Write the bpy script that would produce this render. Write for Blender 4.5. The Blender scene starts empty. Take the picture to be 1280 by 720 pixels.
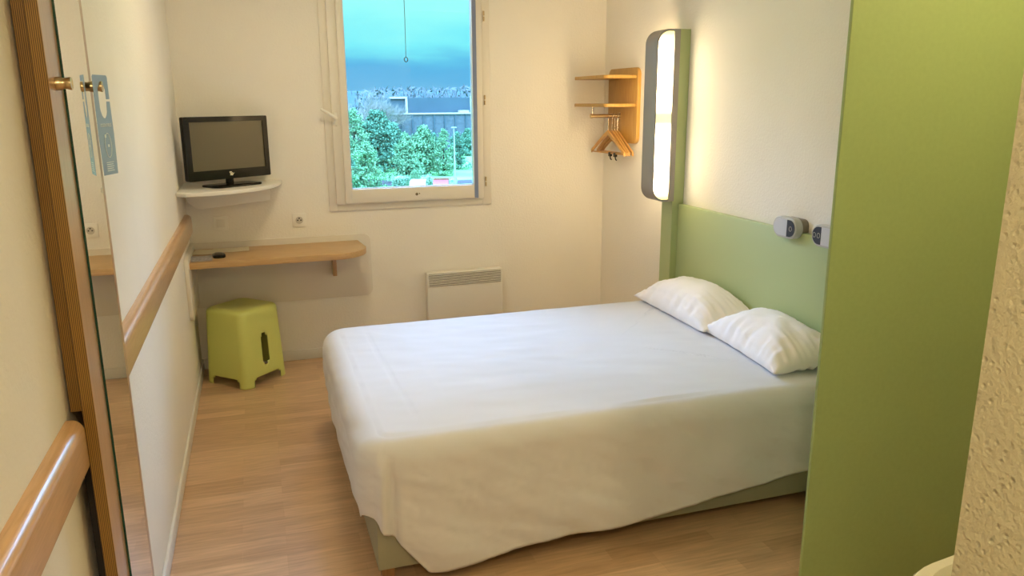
import bpy, bmesh, math, random
from mathutils import Vector, Matrix, noise
PI = math.pi
random.seed(7)
sc = bpy.context.scene
COL = sc.collection

# ------------------------------------------------------------------ helpers
def link(o, parent=None):
    COL.objects.link(o)
    if parent: o.parent = parent
    return o

def tag(o, label=None, cat=None, group=None, kind=None):
    if label: o['label'] = label
    if cat: o['category'] = cat
    if group: o['group'] = group
    if kind: o['kind'] = kind
    return o

def empty(name, loc, label, cat, rz=0, group=None):
    o = bpy.data.objects.new(name, None)
    o.empty_display_size = .05
    o.location = loc; o.rotation_euler = (0, 0, rz)
    link(o); tag(o, label, cat, group)
    return o

def obj(name, bm, m, parent=None, smooth=False, local=False):
    """bm in world coordinates unless local; converted into the parent's frame"""
    if parent and not local:
        M = Matrix.Translation(parent.location) @ parent.rotation_euler.to_matrix().to_4x4()
        if parent.parent:
            p = parent.parent
            M = Matrix.Translation(p.location) @ p.rotation_euler.to_matrix().to_4x4() @ M
        bm.transform(M.inverted())
    me = bpy.data.meshes.new(name)
    bmesh.ops.recalc_face_normals(bm, faces=bm.faces)
    bm.to_mesh(me); bm.free()
    me.materials.append(m)
    if smooth:
        for p in me.polygons: p.use_smooth = True
        if smooth != 'all':
            try: me.set_sharp_from_angle(angle=math.radians(35))
            except Exception: pass
    return link(bpy.data.objects.new(name, me), parent)

def struct(name, bm, m, parent=None, smooth=False):
    o = obj(name, bm, m, parent, smooth)
    if not parent: o['kind'] = 'structure'
    return o

def box(bm, x0, x1, y0, y1, z0, z1, bev=0, seg=2, M=None):
    t = bmesh.new()
    bmesh.ops.create_cube(t, size=1)
    bmesh.ops.scale(t, vec=(x1-x0, y1-y0, z1-z0), verts=t.verts)
    bmesh.ops.translate(t, vec=((x0+x1)/2, (y0+y1)/2, (z0+z1)/2), verts=t.verts)
    if bev: bmesh.ops.bevel(t, geom=t.edges[:], offset=bev, segments=seg, affect='EDGES', profile=.5)
    if M: t.transform(M)
    merge(bm, t)
    return bm

def merge(bm, t):
    me = bpy.data.meshes.new('tmp'); t.to_mesh(me); t.free()
    bm.from_mesh(me); bpy.data.meshes.remove(me)

def B(*a, **k): return box(bmesh.new(), *a, **k)

def poly_prism(bm, pts, axis, a, b, bev=0, seg=2):
    """pts 2D outline extruded along axis (0,1,2) from a to b. 2D coords are the other two axes in order."""
    t = bmesh.new()
    def P(p, h):
        v = [0, 0, 0]; o = [i for i in range(3) if i != axis]
        v[o[0]], v[o[1]] = p; v[axis] = h
        return v
    f = t.faces.new([t.verts.new(P(p, a)) for p in pts])
    r = bmesh.ops.extrude_face_region(t, geom=[f])
    vs = [e for e in r['geom'] if isinstance(e, bmesh.types.BMVert)]
    d = [0, 0, 0]; d[axis] = b-a
    bmesh.ops.translate(t, vec=d, verts=vs)
    if bev:
        es = [e for e in t.edges if abs((e.verts[0].co-e.verts[1].co)[axis]) < 1e-6]
        bmesh.ops.bevel(t, geom=es, offset=bev, segments=seg, affect='EDGES', profile=.5)
    merge(bm, t)
    return bm

def rrect(x0, x1, y0, y1, r, n=6, rs=None):
    """rounded rectangle outline; rs = radii for corners (x1y1, x0y1, x0y0, x1y0)"""
    rs = rs or (r, r, r, r); out = []
    cs = [(x1, y1, 0), (x0, y1, 90), (x0, y0, 180), (x1, y0, 270)]
    sg = [(-1, -1), (1, -1), (1, 1), (-1, 1)]
    for (cx, cy, a0), (sx, sy), q in zip(cs, sg, rs):
        if q <= 0: out.append((cx, cy)); continue
        for i in range(n+1):
            a = math.radians(a0 + 90*i/n)
            out.append((cx+sx*q+q*math.cos(a), cy+sy*q+q*math.sin(a)))
    return out

def cyl(bm, p0, p1, r0, r1=None, n=16, caps=True):
    r1 = r0 if r1 is None else r1
    p0 = Vector(p0); p1 = Vector(p1); d = p1-p0
    t = bmesh.new()
    bmesh.ops.create_cone(t, cap_ends=caps, segments=n, radius1=r0, radius2=r1, depth=d.length)
    t.transform(Matrix.Translation((p0+p1)/2) @ d.to_track_quat('Z', 'Y').to_matrix().to_4x4())
    merge(bm, t)
    return bm

def lathe(bm, prof, p0, axis, n=20):
    """prof = [(r, h)...] revolved about axis from p0"""
    t = bmesh.new(); rows = []
    for r, h in prof:
        rows.append([t.verts.new((r*math.cos(2*PI*i/n), r*math.sin(2*PI*i/n), h)) for i in range(n)])
    for a, b in zip(rows, rows[1:]):
        for i in range(n): t.faces.new((a[i], a[(i+1) % n], b[(i+1) % n], b[i]))
    t.faces.new(rows[0][::-1]); t.faces.new(rows[-1])
    t.transform(Matrix.Translation(p0) @ Vector(axis).to_track_quat('Z', 'Y').to_matrix().to_4x4())
    merge(bm, t)
    return bm

def tube(bm, pts, r, n=8):
    pts = [Vector(p) for p in pts]; t = bmesh.new(); rows = []
    up = None
    for i, p in enumerate(pts):
        d = (pts[min(i+1, len(pts)-1)]-pts[max(i-1, 0)]).normalized()
        if up is None: up = d.orthogonal().normalized()
        up = (up - d*up.dot(d)).normalized(); s = d.cross(up)
        rr = r[i] if isinstance(r, (list, tuple)) else r
        rows.append([t.verts.new(p+(up*math.cos(2*PI*k/n)+s*math.sin(2*PI*k/n))*rr) for k in range(n)])
    for a, b in zip(rows, rows[1:]):
        for i in range(n): t.faces.new((a[i], a[(i+1) % n], b[(i+1) % n], b[i]))
    t.faces.new(rows[0][::-1]); t.faces.new(rows[-1])
    merge(bm, t)
    return bm

# ------------------------------------------------------------------ materials
def mat(name, col, rough=.6, metal=0, spec=.5, emis=None, es=0, bump=None, var=None, coat=0):
    m = bpy.data.materials.new(name); m.use_nodes = True
    nt = m.node_tree; b = nt.nodes['Principled BSDF']
    b.inputs['Base Color'].default_value = (*col, 1)
    b.inputs['Roughness'].default_value = rough
    b.inputs['Metallic'].default_value = metal
    b.inputs['Specular IOR Level'].default_value = spec
    b.inputs['Coat Weight'].default_value = coat
    if emis: b.inputs['Emission Color'].default_value = (*emis, 1); b.inputs['Emission Strength'].default_value = es
    tc = nt.nodes.new('ShaderNodeTexCoord')
    if var:      # (scale, amount)
        n = nt.nodes.new('ShaderNodeTexNoise'); n.inputs['Scale'].default_value = var[0]; n.inputs['Detail'].default_value = 5
        nt.links.new(tc.outputs['Object'], n.inputs['Vector'])
        r = nt.nodes.new('ShaderNodeValToRGB')
        r.color_ramp.elements[0].position = .3; r.color_ramp.elements[1].position = .7
        r.color_ramp.elements[0].color = (*[c*(1-var[1]) for c in col], 1)
        r.color_ramp.elements[1].color = (*[min(1, c*(1+var[1])) for c in col], 1)
        nt.links.new(n.outputs['Fac'], r.inputs['Fac']); nt.links.new(r.outputs['Color'], b.inputs['Base Color'])
    if bump:     # (scale, strength, distance, detail)
        n = nt.nodes.new('ShaderNodeTexNoise'); n.inputs['Scale'].default_value = bump[0]
        n.inputs['Detail'].default_value = bump[3] if len(bump) > 3 else 3
        nt.links.new(tc.outputs['Object'], n.inputs['Vector'])
        bp = nt.nodes.new('ShaderNodeBump'); bp.inputs['Strength'].default_value = bump[1]; bp.inputs['Distance'].default_value = bump[2]
        nt.links.new(n.outputs['Fac'], bp.inputs['Height']); nt.links.new(bp.outputs['Normal'], b.inputs['Normal'])
    return m

def wood(name, c0, c1, axis, rough=.4, scale=12, stretch=14, coat=0):
    """grain running along axis"""
    m = bpy.data.materials.new(name); m.use_nodes = True; nt = m.node_tree; b = nt.nodes['Principled BSDF']
    tc = nt.nodes.new('ShaderNodeTexCoord'); mp = nt.nodes.new('ShaderNodeMapping')
    s = [1, 1, 1]
    for i in range(3): s[i] = 1 if i == axis else stretch
    mp.inputs['Scale'].default_value = s
    n = nt.nodes.new('ShaderNodeTexNoise'); n.inputs['Scale'].default_value = scale; n.inputs['Detail'].default_value = 6
    n.inputs['Distortion'].default_value = .4
    r = nt.nodes.new('ShaderNodeValToRGB')
    r.color_ramp.elements[0].position = .3; r.color_ramp.elements[1].position = .7
    r.color_ramp.elements[0].color = (*c0, 1); r.color_ramp.elements[1].color = (*c1, 1)
    nt.links.new(tc.outputs['Object'], mp.inputs['Vector']); nt.links.new(mp.outputs['Vector'], n.inputs['Vector'])
    nt.links.new(n.outputs['Fac'], r.inputs['Fac']); nt.links.new(r.outputs['Color'], b.inputs['Base Color'])
    b.inputs['Roughness'].default_value = rough; b.inputs['Coat Weight'].default_value = coat
    return m

WALLC = (.86, .83, .76)
M = {}
M['wall'] = mat('wall_paint', WALLC, .85, spec=.2, bump=(85, .42, .005, 4), var=(3, .015))
M['wall_rough'] = None
M['ceiling'] = mat('ceiling_paint', (.85, .84, .8), .9)
M['white_trim'] = mat('white_trim', (.78, .76, .7), .4)
M['frame'] = mat('window_frame_paint', (.78, .74, .65), .4)
M['frame_grey'] = mat('window_seal', (.20, .25, .40), .5)
M['white_board'] = mat('white_laminate', (.80, .77, .69), .35)
M['panel_board'] = mat('cream_laminate', (.74, .70, .62), .45)
M['plastic_white'] = mat('white_plastic', (.85, .83, .76), .35)
M['black_gloss'] = mat('black_gloss', (.008, .007, .005), .12, spec=.3)
M['black_plastic'] = mat('black_plastic', (.010, .009, .008), .45, spec=.25)
M['screen'] = mat('screen_off', (.10, .083, .042), .30, spec=.7)
M['chrome'] = mat('chrome', (.75, .72, .66), .18, metal=1)
M['brass'] = mat('brushed_brass', (.55, .42, .24), .28, metal=1)
M['green'] = mat('green_laminate', (.31, .41, .17), .42, var=(60, .03), bump=(300, .05, .0006, 2))
M['green_head'] = mat('green_headboard', (.42, .50, .25), .4)
M['green_plastic'] = mat('green_plastic', (.62, .68, .20), .38, bump=(400, .05, .0005))
M['linen'] = mat('white_linen', (.72, .72, .75), .8, spec=.2, bump=(700, .08, .0008))
M['pillow'] = mat('pillowcase_linen', (.93, .89, .88), .8, spec=.2, bump=(14, .35, .012, 4))
M['base'] = mat('grey_green_laminate', (.33, .33, .24), .5)
M['lamp_grey'] = mat('grey_metal', (.30, .28, .27), .4, metal=.3)
M['grey_plastic'] = mat('grey_plastic', (.48, .48, .46), .4)
M['grey_light'] = mat('pale_grey_plastic', (.58, .60, .66), .35)
M['dark_control'] = mat('dark_blue_control', (.035, .045, .07), .35)
M['diffuser'] = mat('lamp_diffuser', (.9, .85, .7), .4, emis=(1, .82, .52), es=10)
M['diffuser_back'] = mat('lamp_diffuser_rear', (.9, .85, .7), .4, emis=(1, .72, .38), es=18)
def lamp_zones(name, c_hi, s_hi, c_lo, s_lo):
    m = mat(name, (.9, .85, .7), .4); nt = m.node_tree; b = nt.nodes['Principled BSDF']
    tc = nt.nodes.new('ShaderNodeTexCoord'); sp = nt.nodes.new('ShaderNodeSeparateXYZ'); nt.links.new(tc.outputs['Object'], sp.inputs[0])
    mr = nt.nodes.new('ShaderNodeMapRange'); mr.inputs[1].default_value = -.45; mr.inputs[2].default_value = .46
    nt.links.new(sp.outputs['Z'], mr.inputs[0])
    r = nt.nodes.new('ShaderNodeValToRGB'); e = r.color_ramp.elements; r.color_ramp.interpolation = 'EASE'
    e[0].position = .02; e[0].color = (0, 0, 0, 1); e[1].position = .98; e[1].color = (0, 0, 0, 1)
    for p, v in ((.11, 1), (.42, 1), (.475, 0), (.515, 0), (.57, 1), (.88, 1)):
        k = e.new(p); k.color = (v, v, v, 1)
    nt.links.new(mr.outputs[0], r.inputs['Fac'])
    mx = nt.nodes.new('ShaderNodeMix'); mx.data_type = 'RGBA'
    mx.inputs['A'].default_value = (*[c*s_lo for c in c_lo], 1); mx.inputs['B'].default_value = (*[c*s_hi for c in c_hi], 1)
    nt.links.new(r.outputs['Color'], mx.inputs['Factor']); nt.links.new(mx.outputs['Result'], b.inputs['Emission Color'])
    b.inputs['Emission Strength'].default_value = 1
    return m
M['diffuser'] = lamp_zones('lamp_diffuser', (1, .80, .50), 12, (1, .90, .36), 1.0)
M['tile_light'] = mat('ceiling_lamp_glass', (.9, .9, .8), .4, emis=(1, .80, .50), es=100)
M['wood_x'] = wood('beech_x', (.50, .31, .13), (.62, .40, .185), 0, .4)
M['wood_y'] = wood('beech_y', (.54, .32, .15), (.66, .41, .21), 1, .28, coat=.3)
M['wood_z'] = wood('beech_z', (.41, .235, .105), (.50, .30, .145), 2, .28, coat=.3)
M['wood_shelf'] = wood('honey_beech', (.44, .24, .055), (.54, .32, .08), 2, .35, scale=9)
M['wood_hanger'] = wood('hanger_wood', (.52, .28, .08), (.60, .35, .12), 1, .3)
M['leg_wood'] = wood('leg_wood', (.25, .13, .05), (.35, .19, .08), 2, .4)
M['mirror'] = mat('mirror_silver', (.90, .90, .86), .015, metal=1)
M['mirror_edge'] = mat('green_glass_edge', (.01, .06, .045), .1)
M['basin'] = mat('cream_ceramic', (.86, .82, .66), .12, coat=.5)
M['card_blue'] = mat('blue_card', (.27, .40, .60), .45)
M['card_print'] = mat('pale_print', (.72, .82, .86), .5)
M['paper'] = mat('paper', (.75, .68, .50), .7)
M['paper_grey'] = mat('grey_print', (.42, .40, .38), .7, var=(60, .35))

# plywood edge: fine vertical plies
def ply():
    m = bpy.data.materials.new('plywood_edge'); m.use_nodes = True; nt = m.node_tree; b = nt.nodes['Principled BSDF']
    tc = nt.nodes.new('ShaderNodeTexCoord')
    w = nt.nodes.new('ShaderNodeTexWave'); w.wave_type = 'BANDS'; w.bands_direction = 'X'
    w.inputs['Scale'].default_value = 95; w.inputs['Distortion'].default_value = .8; w.inputs['Detail'].default_value = 2
    w.inputs['Detail Scale'].default_value = .6
    r = nt.nodes.new('ShaderNodeValToRGB')
    r.color_ramp.elements[0].position = .25; r.color_ramp.elements[0].color = (.085, .036, .004, 1)
    r.color_ramp.elements[1].position = .75; r.color_ramp.elements[1].color = (.33, .185, .030, 1)
    nt.links.new(tc.outputs['Object'], w.inputs['Vector']); nt.links.new(w.outputs['Fac'], r.inputs['Fac'])
    nt.links.new(r.outputs['Color'], b.inputs['Base Color'])
    b.inputs['Roughness'].default_value = .5
    return m
M['ply'] = ply()

# coarse render on the bathroom wall
def rough_wall():
    m = bpy.data.materials.new('coarse_wall_render'); m.use_nodes = True; nt = m.node_tree; b = nt.nodes['Principled BSDF']
    b.inputs['Base Color'].default_value = (.47, .44, .30, 1); b.inputs['Roughness'].default_value = .85
    tc = nt.nodes.new('ShaderNodeTexCoord')
    n1 = nt.nodes.new('ShaderNodeTexNoise'); n1.inputs['Scale'].default_value = 130; n1.inputs['Detail'].default_value = 5
    v = nt.nodes.new('ShaderNodeTexVoronoi'); v.inputs['Scale'].default_value = 95
    mr = nt.nodes.new('ShaderNodeMapRange'); mr.inputs[1].default_value = .0; mr.inputs[2].default_value = .35; mr.inputs[3].default_value = 0; mr.inputs[4].default_value = .5
    mx = nt.nodes.new('ShaderNodeMath'); mx.operation = 'ADD'
    nt.links.new(tc.outputs['Object'], n1.inputs['Vector']); nt.links.new(tc.outputs['Object'], v.inputs['Vector'])
    nt.links.new(v.outputs['Distance'], mr.inputs[0])
    nt.links.new(n1.outputs['Fac'], mx.inputs[0]); nt.links.new(mr.outputs[0], mx.inputs[1])
    bp = nt.nodes.new('ShaderNodeBump'); bp.inputs['Strength'].default_value = .8; bp.inputs['Distance'].default_value = .005
    nt.links.new(mx.outputs[0], bp.inputs['Height']); nt.links.new(bp.outputs['Normal'], b.inputs['Normal'])
    return m
M['wall_rough'] = rough_wall()

# laminate floor: strips running along x
def floor_mat():
    m = bpy.data.materials.new('beech_laminate'); m.use_nodes = True; nt = m.node_tree; b = nt.nodes['Principled BSDF']
    L = nt.links.new
    tc = nt.nodes.new('ShaderNodeTexCoord')
    br = nt.nodes.new('ShaderNodeTexBrick')
    br.inputs['Scale'].default_value = 1; br.inputs['Brick Width'].default_value = .42; br.inputs['Row Height'].default_value = .068
    br.inputs['Mortar Size'].default_value = .0012; br.inputs['Mortar Smooth'].default_value = .3; br.offset = .37; br.offset_frequency = 3
    br.inputs['Color1'].default_value = (.0, .0, .0, 1); br.inputs['Color2'].default_value = (1, 1, 1, 1)
    br.inputs['Mortar'].default_value = (.35, .35, .35, 1)
    L(tc.outputs['Object'], br.inputs['Vector'])
    r = nt.nodes.new('ShaderNodeValToRGB')
    r.color_ramp.elements[0].color = (.53, .335, .19, 1); r.color_ramp.elements[1].color = (.70, .475, .29, 1)
    L(br.outputs['Color'], r.inputs['Fac'])
    mp = nt.nodes.new('ShaderNodeMapping'); mp.inputs['Scale'].default_value = (2.2, 26, 1)
    n = nt.nodes.new('ShaderNodeTexNoise'); n.inputs['Scale'].default_value = 3.0; n.inputs['Detail'].default_value = 7; n.inputs['Distortion'].default_value = .5
    L(tc.outputs['Object'], mp.inputs['Vector']); L(mp.outputs['Vector'], n.inputs['Vector'])
    r2 = nt.nodes.new('ShaderNodeValToRGB')
    r2.color_ramp.elements[0].position = .3; r2.color_ramp.elements[1].position = .72
    r2.color_ramp.elements[0].color = (.80, .79, .78, 1); r2.color_ramp.elements[1].color = (1.10, 1.09, 1.08, 1)
    L(n.outputs['Fac'], r2.inputs['Fac'])
    mx = nt.nodes.new('ShaderNodeMix'); mx.data_type = 'RGBA'; mx.blend_type = 'MULTIPLY'; mx.inputs['Factor'].default_value = 1
    L(r.outputs['Color'], mx.inputs['A']); L(r2.outputs['Color'], mx.inputs['B'])
    L(mx.outputs['Result'], b.inputs['Base Color'])
    b.inputs['Roughness'].default_value = .40; b.inputs['Specular IOR Level'].default_value = .6; b.inputs['Coat Weight'].default_value = .45; b.inputs['Coat Roughness'].default_value = .28
    return m
M['floor'] = floor_mat()

def glass_mat():
    m = bpy.data.materials.new('window_glass'); m.use_nodes = True; nt = m.node_tree
    nt.nodes.remove(nt.nodes['Principled BSDF']); out = nt.nodes['Material Output']
    t = nt.nodes.new('ShaderNodeBsdfTransparent'); t.inputs['Color'].default_value = (.90, .98, .97, 1)
    g = nt.nodes.new('ShaderNodeBsdfGlossy'); g.inputs['Roughness'].default_value = .02
    f = nt.nodes.new('ShaderNodeFresnel'); f.inputs['IOR'].default_value = 1.45
    mx = nt.nodes.new('ShaderNodeMixShader')
    nt.links.new(f.outputs[0], mx.inputs[0]); nt.links.new(t.outputs[0], mx.inputs[1]); nt.links.new(g.outputs[0], mx.inputs[2])
    nt.links.new(mx.outputs[0], out.inputs['Surface'])
    return m
M['glass'] = glass_mat()

# ------------------------------------------------------------------ room dimensions
XL, XR, YB, YF, ZC = -.405, 2.26, 4.907, -1.3, 2.5
WX0, WX1, WZ0, WZ1 = .44, 1.43, .965, 2.36     # window opening

# ------------------------------------------------------------------ shell
struct('floor', B(XL-.1, XR+.1, YF-.1, YB+.2, -.1, 0), M['floor'])
struct('ceiling', B(XL-.1, XR+.1, YF-.1, YB+.2, ZC, ZC+.1), M['ceiling'])
struct('wall_left', B(XL-.1, XL, YF-.1, YB, 0, ZC), M['wall'])
struct('wall_right', B(XR, XR+.1, YF-.1, YB, 0, ZC), M['wall'])
bm = bmesh.new()
box(bm, XL-.1, WX0, YB, YB+.2, 0, ZC); box(bm, WX1, XR+.1, YB, YB+.2, 0, ZC)
box(bm, WX0, WX1, YB, YB+.2, 0, WZ0); box(bm, WX0, WX1, YB, YB+.2, WZ1, ZC)
struct('wall_back', bm, M['wall'])
struct('wall_front', B(XL, XR, YF-.1, YF, 0, ZC), M['wall'])
# bathroom core: entry side finished with a coarse render
bm = B(.752, XR, YF, .62, 0, ZC)
struct('wall_bathroom', bm, M['wall_rough'])
# entry door behind the camera
d = struct('door_1', B(-.30, .60, YF, YF+.04, 0, 2.05, bev=.004), M['white_board'])
bm = bmesh.new(); cyl(bm, (.52, YF+.04, 1.02), (.52, YF+.10, 1.02), .011); cyl(bm, (.53, YF+.10, 1.02), (.40, YF+.10, 1.02), .009)
obj('door_handle', bm, M['chrome'], d, True)
# baseboards
def bb(name, x0, x1, y0, y1):
    struct(name, B(x0, x1, y0, y1, 0, .066, bev=.004), M['white_trim'], smooth=True)
bb('baseboard_left', XL, XL+.012, YF, YB); bb('baseboard_back', XL+.012, XR, YB-.012, YB)
bb('baseboard_right', XR-.012, XR, 3.955, YB-.012)

# ------------------------------------------------------------------ window
W = empty('window_1', ((WX0+WX1)/2, YB, WZ0), None, None); W['kind'] = 'structure'
ZT = 2.34
bm = bmesh.new()          # flat architrave plate on the wall, one ring
def ring(bm, x0, x1, z0, z1, wl, wr, wb, wt, y0, y1, bev=.002):
    box(bm, x0, x0+wl, y0, y1, z0, z1, bev); box(bm, x1-wr, x1, y0, y1, z0, z1, bev)
    box(bm, x0+wl, x1-wr, y0, y1, z0, z0+wb, bev); box(bm, x0+wl, x1-wr, y0, y1, z1-wt, z1, bev)
ring(bm, .414, 1.455, .938, 2.40, .05, .06, .042, .05, YB-.012, YB+.05)
obj('architrave', bm, M['frame'], W, True)
bm = bmesh.new()
ring(bm, .458, 1.400, .980, 2.352, .056, .046, .03, .05, YB-.030, YB+.05, .003)
obj('window_frame', bm, M['frame'], W, True)
sash = bmesh.new()
ring(sash, .512, 1.3345, .988, 2.33, .040, .0035, .083, .06, YB-.046, YB-.002, .0015)
S = obj('sash', sash, M['frame'], W, True)
bm = bmesh.new(); box(bm, 1.3350, 1.363, YB-.036, YB+.0, .985, 2.33, .002); obj('seal_strip', bm, M['frame_grey'], W)
bm = B(.548, 1.332, YB-.012, YB-.006, 1.068, 2.274)
obj('glass_pane', bm, M['glass'], W)
bm = bmesh.new(); ring(bm, .5515, 1.3285, 1.0705, 2.2705, .007, .0015, .006, .006, YB-.024, YB-.0125, .001)
obj('glazing_bead', bm, mat('pale_bead', (.62, .64, .70), .4), W)
h = bmesh.new()
box(h, .469, .489, YB-.038, YB-.030, 1.455, 1.535, .004, 3)
cyl(h, (.479, YB-.038, 1.505), (.479, YB-.075, 1.505), .009)
tube(h, [(.482, YB-.074, 1.500), (.462, YB-.079, 1.513), (.43, YB-.081, 1.533), (.392, YB-.080, 1.556)], [.011, .0105, .0095, .0075], 12)
obj('window_handle', h, M['plastic_white'], W, True)
for z in (2.108, 1.602, 1.087):
    bm = bmesh.new(); cyl(bm, (1.418, YB-.020, z-.030), (1.418, YB-.020, z-.003), .005); cyl(bm, (1.418, YB-.020, z+.003), (1.418, YB-.020, z+.030), .005)
    obj('hinge', bm, M['brass'], W, True)
bm = bmesh.new()
lathe(bm, [(.009, 0), (.009, .003), (.006, .005)], (.955, YB-.046, 1.027), (0, -1, 0), 14)
cyl(bm, (.972, YB-.046, 1.030), (.972, YB-.049, 1.030), .004, n=10)
obj('ventilation_screw', bm, mat('dull_brass', (.20, .15, .08), .5), W, True)
# outside sill
bm = B(WX0, WX1, YB+.05, YB+.24, WZ0-.03, WZ0, bev=.004); obj('window_sill', bm, M['frame_grey'], W)

# shutter cord with its ring, hanging outside the pane
c = empty('shutter_cord', (.94, YB+.075, 1.84), 'thin dark pull cord with a small ring hanging against the sky outside', 'cord')
bm = bmesh.new(); tube(bm, [(.94, YB+.075, WZ1), (.9415, YB+.075, 2.1), (.94, YB+.075, 1.863)], .0017, 6); obj('cord', bm, M['black_plastic'], c)
t = bmesh.new(); pts = [(.94+.0115*math.cos(a), YB+.075+.004*math.cos(a), 1.849+.0135*math.sin(a)) for a in [2*PI*i/20 for i in range(21)]]
tube(t, pts, .003, 8); obj('pull_ring', t, M['black_plastic'], c, True)

# ------------------------------------------------------------------ wall lamp, green upright, headboard
bm = B(2.19, XR, 3.832, 3.95, 0, 1.962, bev=.002)
tag(obj('upright_panel', bm, M['green_head'], None), 'tall narrow green upright board on the right wall carrying the lit wall lamp', 'panel')
hb = empty('headboard', (2.23, 2.9, 0), 'low pale green headboard panel along the wall behind the pillows', 'headboard')
bm = B(2.228, XR-.001, 1.90, 3.831, 0, 1.032, bev=.003); obj('panel', bm, M['green_head'], hb, True)

lamp = empty('wall_lamp', (2.19, 3.88, 1.5), 'tall lit wall lamp with rounded outer corners and grey rim by the green headboard', 'lamp')
x0, x1, z0, z1 = 2.052, 2.189, 1.050, 1.960
out = rrect(x0, x1, z0, z1, .06, 10, (0.004, .075, .075, .004))
inn = rrect(x0+.008, x1-.034, z0+.010, z1-.010, .06, 10, (0.004, .068, .068, .004))
t = bmesh.new()
def ringwall(t, out, inn, ya, yb):
    n = len(out)
    a = [t.verts.new((p[0], ya, p[1])) for p in out]; b = [t.verts.new((p[0], yb, p[1])) for p in out]
    c = [t.verts.new((p[0], ya, p[1])) for p in inn]; d = [t.verts.new((p[0], yb, p[1])) for p in inn]
    for i in range(n):
        j = (i+1) % n
        t.faces.new((a[i], a[j], b[j], b[i])); t.faces.new((c[i], d[i], d[j], c[j]))
        t.faces.new((a[i], c[i], c[j], a[j])); t.faces.new((b[i], b[j], d[j], d[i]))
ringwall(t, out, inn, 3.815, 3.945)
obj('rim', t, M['lamp_grey'], lamp, True)
inn2 = [( (p[0]-(x0+x1)/2)*.995+(x0+x1)/2, (p[1]-(z0+z1)/2)*.999+(z0+z1)/2) for p in inn]
obj('front_diffuser', poly_prism(bmesh.new(), inn2, 1, 3.819, 3.832, .003), M['diffuser'], lamp, True)
obj('rear_diffuser', poly_prism(bmesh.new(), inn2, 1, 3.928, 3.941, .003), M['diffuser_back'], lamp, True)

def reading_light(yc, zc, dark_first, label):
    L = empty('reading_light', (2.228, yc, zc), label, 'reading light', 0, 'bedside reading lights')
    xf = 2.190; hw, hh = .081, .046
    st = lambda s: rrect(yc-hw*s-(1-s)*0, yc+hw*s, zc-hh*s, zc+hh*s, (hh-.001)*s, 10)
    obj('housing', poly_prism(bmesh.new(), rrect(yc-hw, yc+hw, zc-hh, zc+hh, hh-.001, 10), 0, xf, 2.2275, .005, 3), M['grey_plastic'], L, True)
    obj('mount', poly_prism(bmesh.new(), rrect(yc-hw+.004, yc+hw-.014, 1.0325, zc+hh-.006, .03, 10, (.03, .03, .004, .004)), 0, 2.2275, 2.2595, .002), mat('bronze_grey', (.20, .17, .13), .5), L, True)
    g = .0095; r = hh-g
    # y decreases towards the right in the photo
    ydiv = yc-.020 if dark_first else yc+.020
    if dark_first: a = (ydiv+.0006, yc+hw-g, (r, 0, 0, r)); b = (yc-hw+g, ydiv-.0006, (0, r, r, 0))
    else: a = (yc-hw+g, ydiv-.0006, (0, r, r, 0)); b = (ydiv+.0006, yc+hw-g, (r, 0, 0, r))
    obj('light_panel', poly_prism(bmesh.new(), rrect(a[0], a[1], zc-r, zc+r, r, 10, a[2]), 0, xf-.002, xf+.003), M['grey_light'], L, True)
    ct = obj('control_panel', poly_prism(bmesh.new(), rrect(b[0], b[1], zc-r, zc+r, r, 10, b[2]), 0, xf-.003, xf+.003), M['dark_control'], L, True)
    yb_ = (b[0]+b[1])/2
    for dy in ((0,) if dark_first else (.013, -.013)):
        t = bmesh.new(); pts = [(xf-.0035, yb_+dy+.0085*math.cos(q), zc+.010*math.sin(q)) for q in [2*PI*i/20 for i in range(21)]]
        tube(t, pts, .0013, 6); obj('touch_button', t, M['grey_plastic'], ct)
reading_light(2.850, 1.049, True, 'grey pill shaped reading light on the headboard edge, dark control on its right half')
reading_light(2.590, 1.049, False, 'grey pill shaped reading light next to the green partition, dark control on its left half')

# ------------------------------------------------------------------ shelf unit and hangers
su = empty('coat_shelf', (2.25, 4.6, 1.33), 'small honey beech coat shelf with two boards high in the far right corner', 'shelf')
obj('backboard', poly_prism(bmesh.new(), rrect(4.385, 4.80, 1.333, 1.79, .045, 8), 0, 2.236, XR, .003), M['wood_shelf'], su, True)
for z in (1.735, 1.566):
    o = poly_prism(bmesh.new(), rrect(2.026, 2.236, 4.405, 4.875, .02, 6, (0, .01, .03, 0)), 2, z-.010, z+.010, .003)
    obj('shelf', o, M['wood_shelf'], su, True)
rl = bmesh.new(); cyl(rl, (2.038, 4.62, 1.500), (2.237, 4.62, 1.500), .0115, n=20)
lathe(rl, [(.014, 0), (.0145, .006), (.014, .012)], (2.032, 4.62, 1.500), (1, 0, 0)); lathe(rl, [(.02, 0), (.02, .006)], (2.230, 4.62, 1.500), (1, 0, 0))
rl = obj('hanging_rail', rl, M['brass'], su, True)
bm = bmesh.new(); cyl(bm, (2.045, 4.62, 1.505), (2.045, 4.62, 1.5565), .004); obj('rail_support', bm, M['chrome'], su, True)

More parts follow.
